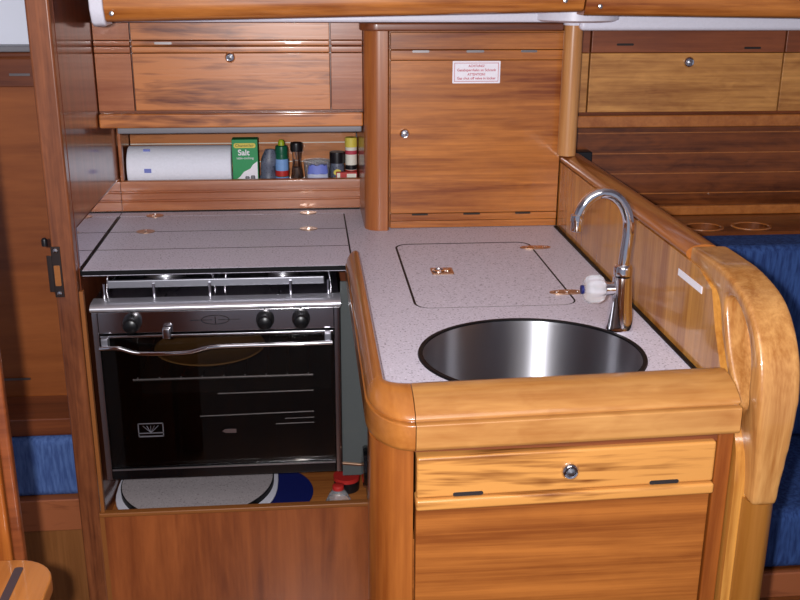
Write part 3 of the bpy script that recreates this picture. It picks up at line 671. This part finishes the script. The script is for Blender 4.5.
rb = thing('red_yellow_packet', 'low red and yellow packet lying under the spice tube', 'packet', (.105, SY - .012, SZ))
G().box(.073, .126, SY - .028, SY - .013, SZ + .0002, 1.0065, .001, 1).build('packet', M['red'], rb)
g = G().box(.075, .083, SY - .0288, SY - .0282, SZ + .006, 1.005).box(.100, .124, SY - .0288, SY - .0282, SZ + .014, 1.003).build('cream_print', M['cream'], rb)
tb = thing('spice_tube', 'tall white tube with yellow cap and red base', 'tube', (.114, SY + .01, SZ))
G().lathe([(.0150, 0), (.0150, .10)], (.113, SY + .012, SZ + .0002), 'z', 28).build('body', M['cream'], tb)
G().lathe([(.0153, 0), (.0153, .03)], (.113, SY + .012, SZ + .012), 'z', 28).build('red_band', M['red'], tb)
G().lathe([(.0153, 0), (.0153, .012)], (.113, SY + .012, SZ + .043), 'z', 28).build('black_band', M['blackcap'], tb)
G().lathe([(.0153, 0), (.0153, .010)], (.113, SY + .012, SZ + .082), 'z', 28).build('pink_band', M['red_ink'], tb)
G().lathe([(.0158, 0), (.0158, .021), (.014, .024), (.0001, .024)], (.113, SY + .012, SZ + .1005), 'z', 28).build('cap', M['yellow'], tb)

# ------------------------------------------------------------------ galley locker (left)
lk = thing('galley_locker', 'wide wooden locker above the alcove shelf with flap door', 'locker', (-.16, 2.4, 1.15))
G().box(-.4585, .1305, 2.318, 2.66, 1.1545, 1.383).build('carcass', M['cabin_dark'], lk)
def lockface(nm, xa, xb, mat, par):
    d = G().box(xa, xb, 2.300, 2.3178, 1.1925, 1.3175, .0012).build(nm, M[mat], par)
    G().box(xa, xb, 2.298, 2.3178, 1.3188, 1.3325, .002).box(xa, xb, 2.298, 2.3178, 1.3338, 1.345, .002).build('moulding', M[mat], d)
    G().box(xa, xb, 2.301, 2.3178, 1.3462, 1.383, .001).build('head_board', M[mat], d)
    return d
lockface('fixed_panel', -.4583, -.3805, 'cherry_fix', lk)
dl = lockface('flap_door', -.3770, .0560, 'cherry_lock', lk)
lockface('fixed_panel', .0590, .1300, 'cherry_fix', lk)
latch(dl, -.164, 2.2998, 1.3085)
vent_slot(dl, -.327, -.289, 2.298, 1.3395, .005); vent_slot(dl, -.042, -.006, 2.298, 1.3405, .005)
G().box(-.4583, .1300, 2.286, 2.3178, 1.1555, 1.187, .004, 3).build('bottom_rail', M['cherry_lock'], lk)
G().box(-.4583, .1300, 2.304, 2.3178, 1.1875, 1.1918).build('shadow_gap', M['brown_dark'], lk)

# ------------------------------------------------------------------ cupboard
cu = thing('galley_cupboard', 'square cherry cupboard standing on the worktop with round latch', 'cupboard', (.35, 2.4, .92))
G().box(.187, .5835, 2.278, 2.60, .9202, 1.367).build('carcass', M['cherry_cup'], cu)
G().prism([(.131, 2.60), (.131, 2.285)] + arc(.166, 2.280, .035, .036, 180, 270, 10) + [(.182, 2.244), (.186, 2.252), (.186, 2.60)], 'z', .9202, 1.368).build('rounded_post', M['cherry_cpost'], cu)
G().prism([(.1312, 2.60), (.1312, 2.284), (.121, 2.282), (.121, 2.275)] + arc(.160, 2.272, .039, .040, 180, 270, 10) + [(.568, 2.232), (.568, 2.255), (.5835, 2.26), (.5835, 2.60)], 'z', 1.3685, 1.386, .004, 3).build('top_cap', M['brown_dark'], cu)
d = G().box(.190, .5835, 2.262, 2.2775, .9562, 1.3038, .001).build('door', M['cherry_cup'], cu)
G().box(.190, .5835, 2.260, 2.2775, 1.3048, 1.3262, .0015).box(.190, .5835, 2.262, 2.2775, 1.3272, 1.364, .0015).build('upper_moulding', M['cherry_cup'], d)
G().box(.190, .5835, 2.260, 2.2775, .9385, .9552, .0015).box(.190, .5835, 2.262, 2.2775, .9212, .9375, .0015).build('lower_moulding', M['cherry_cup'], d)
latch(d, .222, 2.2618, 1.142)
for xa, xb in ((.238, .276), (.359, .399), (.482, .519)):
    vent_slot(d, xa, xb, 2.2598, 1.3235, .005); vent_slot(d, xa + .002, xb + .002, 2.2598, .9535, .004, 'shadow_slot')
ws = G().prism(rrect(.329, .437, 1.2535, 1.3025, .001, 2), 'y', 2.2610, 2.2619).build('warning_sign', M['sticker'], d, label='white sign with red lettering')
g = G()
for a in ((.333, .433, 1.2975, 1.2985), (.333, .433, 1.2575, 1.2585), (.333, .334, 1.2575, 1.2985), (.432, .433, 1.2575, 1.2985)): g.box(a[0], a[1], 2.2605, 2.2609, a[2], a[3])
g.build('sign_border', M['red_ink'], ws)
for s_, z, w_, h_ in (('ACHTUNG!', 1.2915, .036, .0075), ('Gasabsperrhahn im Schrank', 1.2825, .088, .008), ('ATTENTION!', 1.2730, .040, .0075), ('Gas shut off valve in locker', 1.2645, .088, .008)):
    lettering('sign_text', s_, h_, (.383, 2.2605, z), FRONT, M['red_ink'], ws, width=w_, bold=.0001)

# ------------------------------------------------------------------ overhead lockers
def fascia(xa, xb):
    pf = [(2.06, 1.945), (2.02, 1.945), (1.985, 1.62), (1.985, 1.50), (1.990, 1.44), (2.000, 1.418), (2.012, 1.412), (2.06, 1.412)]
    return G().prism(pf, 'x', xa, xb)
ov = thing('overhead_locker_front', 'long varnished overhead locker front above the galley', 'locker', (.08, 2.02, 1.41))
fascia(-.372, .5475).build('front_panel', M['cherry_cup'], ov)
pe = [(2.07, 1.945), (2.01, 1.945), (1.978, 1.62), (1.978, 1.50), (1.984, 1.436), (1.996, 1.412), (2.012, 1.404), (2.07, 1.404)]
G().prism(pe, 'x', -.398, -.3725, .004, 3).build('end_cap', M['white'], ov, label='white rounded end cap')
for x, z in ((-.358, 1.428), (.508, 1.434)): G().lathe([(.005, 0), (.004, -.003), (.0001, -.004)], (x, 1.9895, z), 'y', 14).build('screw_cap', M['steel_sat'], ov)
ov2 = thing('overhead_locker_front', 'short varnished overhead locker front above the saloon seat at right', 'locker', (1.0, 2.02, 1.41))
fascia(.5505, 1.88).build('front_panel', M['cherry_cup'], ov2)
G().lathe([(.005, 0), (.004, -.003), (.0001, -.004)], (.578, 1.9895, 1.430), 'y', 14).build('screw_cap', M['steel_sat'], ov2)
struct('trim_5', G().box(-1.59, -.482, 2.31, 2.33, 1.20, 1.94), 'wall_white')
struct('trim_2', G().box(-.398, .598, 2.20, 2.297, 1.3885, 1.45, .006, 3), 'white')
struct('trim_3', G().box(.598, 1.88, 2.20, 2.297, 1.371, 1.45, .010, 4), 'white')
struct('trim_4', G().box(-.4585, 1.88, 2.072, 2.78, 1.452, 1.50), 'ceil')

# ------------------------------------------------------------------ saloon at the right
sl = thing('saloon_locker', 'golden wooden wall locker above the blue saloon seat', 'locker', (1.2, 2.45, 1.14))
G().box(.606, 1.88, 2.318, 2.60, 1.146, 1.383).build('carcass', M['cabin_dark'], sl)
def sface(nm, xa, xb, mat, par):
    d = G().box(xa, xb, 2.300, 2.3178, 1.181, 1.3155, .0015).build(nm, M[mat], par)
    G().box(xa, xb, 2.298, 2.3178, 1.3165, 1.375, .002).build('dark_band', M['mahog_band'], d)
    return d
sface('fixed_panel', .606, .650, 'locker_gold', sl)
ds = sface('flap_door', .6535, 1.1120, 'locker_gold', sl)
sface('fixed_panel', 1.1155, 1.88, 'locker_gold', sl)
latch(ds, .886, 2.2978, 1.295, .0125)
vent_slot(ds, .712, .752, 2.298, 1.335, .005, 'shadow_slot'); vent_slot(ds, 1.015, 1.055, 2.298, 1.327, .005, 'shadow_slot')
G().box(.606, 1.88, 2.288, 2.3178, 1.1465, 1.1745, .003, 3).build('bottom_rail', M['beech_cap'], sl)
hl = thing('hull_lining', 'dark planked lining with fine pale grooves behind the saloon seat', 'panelling', (1.2, 2.37, .93))
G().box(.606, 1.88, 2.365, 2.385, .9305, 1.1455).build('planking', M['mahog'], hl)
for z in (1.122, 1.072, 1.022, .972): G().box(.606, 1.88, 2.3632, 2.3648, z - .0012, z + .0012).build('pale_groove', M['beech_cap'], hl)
sh = thing('saloon_shelf', 'dark shelf ledge with two oval cup holes behind the seat', 'shelf', (1.2, 2.25, .91))
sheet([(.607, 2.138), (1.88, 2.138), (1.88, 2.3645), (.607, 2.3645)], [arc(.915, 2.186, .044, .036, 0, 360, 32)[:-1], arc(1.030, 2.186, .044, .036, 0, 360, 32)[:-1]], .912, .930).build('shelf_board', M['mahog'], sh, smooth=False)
G().box(.607, 1.88, 2.300, 2.318, .9302, .954, .004, 3).build('front_lip', M['beech_cap'], sh)
for x in (.915, 1.030):
    rg = [[(x + (.0445 + dr_) * math.cos(2 * PI * k / 40), 2.186 + (.0365 + dr_) * math.sin(2 * PI * k / 40), z) for dr_, z in ((.003, .9302), (.002, .9325), (-.004, .9322), (-.005, .9302))] for k in range(40)]
    G().loft(rg, closed=True).build('cup_hole_rim', M['beech_cap'], sh)
G().box(.607, 1.88, 2.14, 2.23, .86, .865).build('under_board', M['cherry'], sh)
bk = thing('pole_shadow_box', 'small black box standing in for the shadow behind the pole', 'box', (.66, 2.31, 1.08))  # solid black box put where the pole casts its shadow
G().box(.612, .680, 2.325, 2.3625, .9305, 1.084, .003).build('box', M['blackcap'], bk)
G().lathe([(.018, 0), (.016, -.002), (.0001, -.001)], (.648, 2.3248, 1.04), 'y', 20).build('shadow_box_disc', M['seal_lines'], bk)
bc = thing('seat_back_cushion', 'blue fabric saloon seat back behind the partition', 'cushion', (1.2, 2.06, .45))
G().box(.66, 1.88, 2.02, 2.137, .462, .927, .02, 4).build('cushion_cover', M['blue_r'], bc)
se = thing('seat_cushion', 'blue fabric saloon seat cushion at the lower right edge', 'cushion', (1.2, 1.85, .32))
G().box(.66, 1.88, 1.70, 2.112, .322, .460, .025, 4).build('cushion_cover', M['blue_r'], se)
sbse = thing('saloon_bench', 'dark reddish wooden seat base beneath the blue cushion', 'seat base', (1.2, 1.9, 0))
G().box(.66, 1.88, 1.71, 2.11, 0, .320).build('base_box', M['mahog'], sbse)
G().box(.66, 1.88, 1.695, 1.7095, .262, .320, .003).build('front_ledge', M['cabin_fig'], sbse)

# ------------------------------------------------------------------ light, world, camera
def lamp(name, kind, loc, energy, size=.1, col=(1, 1, 1), tgt=None):
    l = bpy.data.lights.new(name, kind); l.energy = energy; l.color = col
    if kind == 'AREA': l.size = size
    else: l.shadow_soft_size = size
    o = bpy.data.objects.new(name, l); C.objects.link(o); o.location = loc
    if tgt: o.rotation_euler = (Vector(tgt) - Vector(loc)).to_track_quat('-Z', 'Y').to_euler()
    return o
lamp('camera_flash', 'SPOT', (-.055, -.01, 1.52), 132, .012, (1, .985, 1), (.06, 2.0, .93))
bpy.data.lights['camera_flash'].spot_size = math.radians(100); bpy.data.lights['camera_flash'].spot_blend = .8
lamp('cabin_light', 'AREA', (.1, .6, 1.90), 9, 1.0, (1, .95, .92), (.1, 1.4, .8))
wld = bpy.data.worlds.new('World'); bpy.context.scene.world = wld; wld.use_nodes = True
bg = wld.node_tree.nodes['Background']; bg.inputs[0].default_value = (.75, .8, 1, 1); bg.inputs[1].default_value = .34

YW, PT, RO = math.radians(5.4), math.radians(18.4), math.radians(.3)
fw = Vector((math.sin(YW) * math.cos(PT), math.cos(YW) * math.cos(PT), -math.sin(PT)))
rt = Vector((math.cos(YW), -math.sin(YW), 0)); up = rt.cross(fw)
r2 = rt * math.cos(RO) + up * math.sin(RO); u2 = -rt * math.sin(RO) + up * math.cos(RO)
cd = bpy.data.cameras.new('Camera'); cd.sensor_width = 36; cd.lens = 45; cd.clip_start = .02
cam = bpy.data.objects.new('Camera', cd); C.objects.link(cam)
m = Matrix((r2, u2, -fw)).transposed().to_4x4(); m.translation = Vector((0, 0, 1.5)); cam.matrix_world = m
bpy.context.scene.camera = cam
vs = bpy.context.scene.view_settings; vs.view_transform = 'Standard'; vs.look = 'None'; vs.exposure = 0
def tilt(o, k=.020, xc=.36):
    # the front of the sink unit is hung a touch off level
    wx, wy = o['world'][0], o['world'][1]
    for v in o.data.vertices:
        v.co.z += k * (max(wx + v.co.x, .135) - xc) 
for o in bpy.data.objects:
    r_ = o
    while r_.parent: r_ = r_.parent
    if o.type == 'MESH' and r_ in (fr,) or (o.type == 'MESH' and (o is dr or o.parent is dr)): tilt(o)
for root, k, xc in ((ov, .022, .09), (ov2, -.012, .80)):
    for o in root.children: 
        wx = o['world'][0]
        for v in o.data.vertices: v.co.z += k * (wx + v.co.x - xc) - .003
for o in (pl, wb, sd, cb, cb2): o.location.z -= .036
for o in bpy.data.objects:
    if 'world' in o: del o['world']
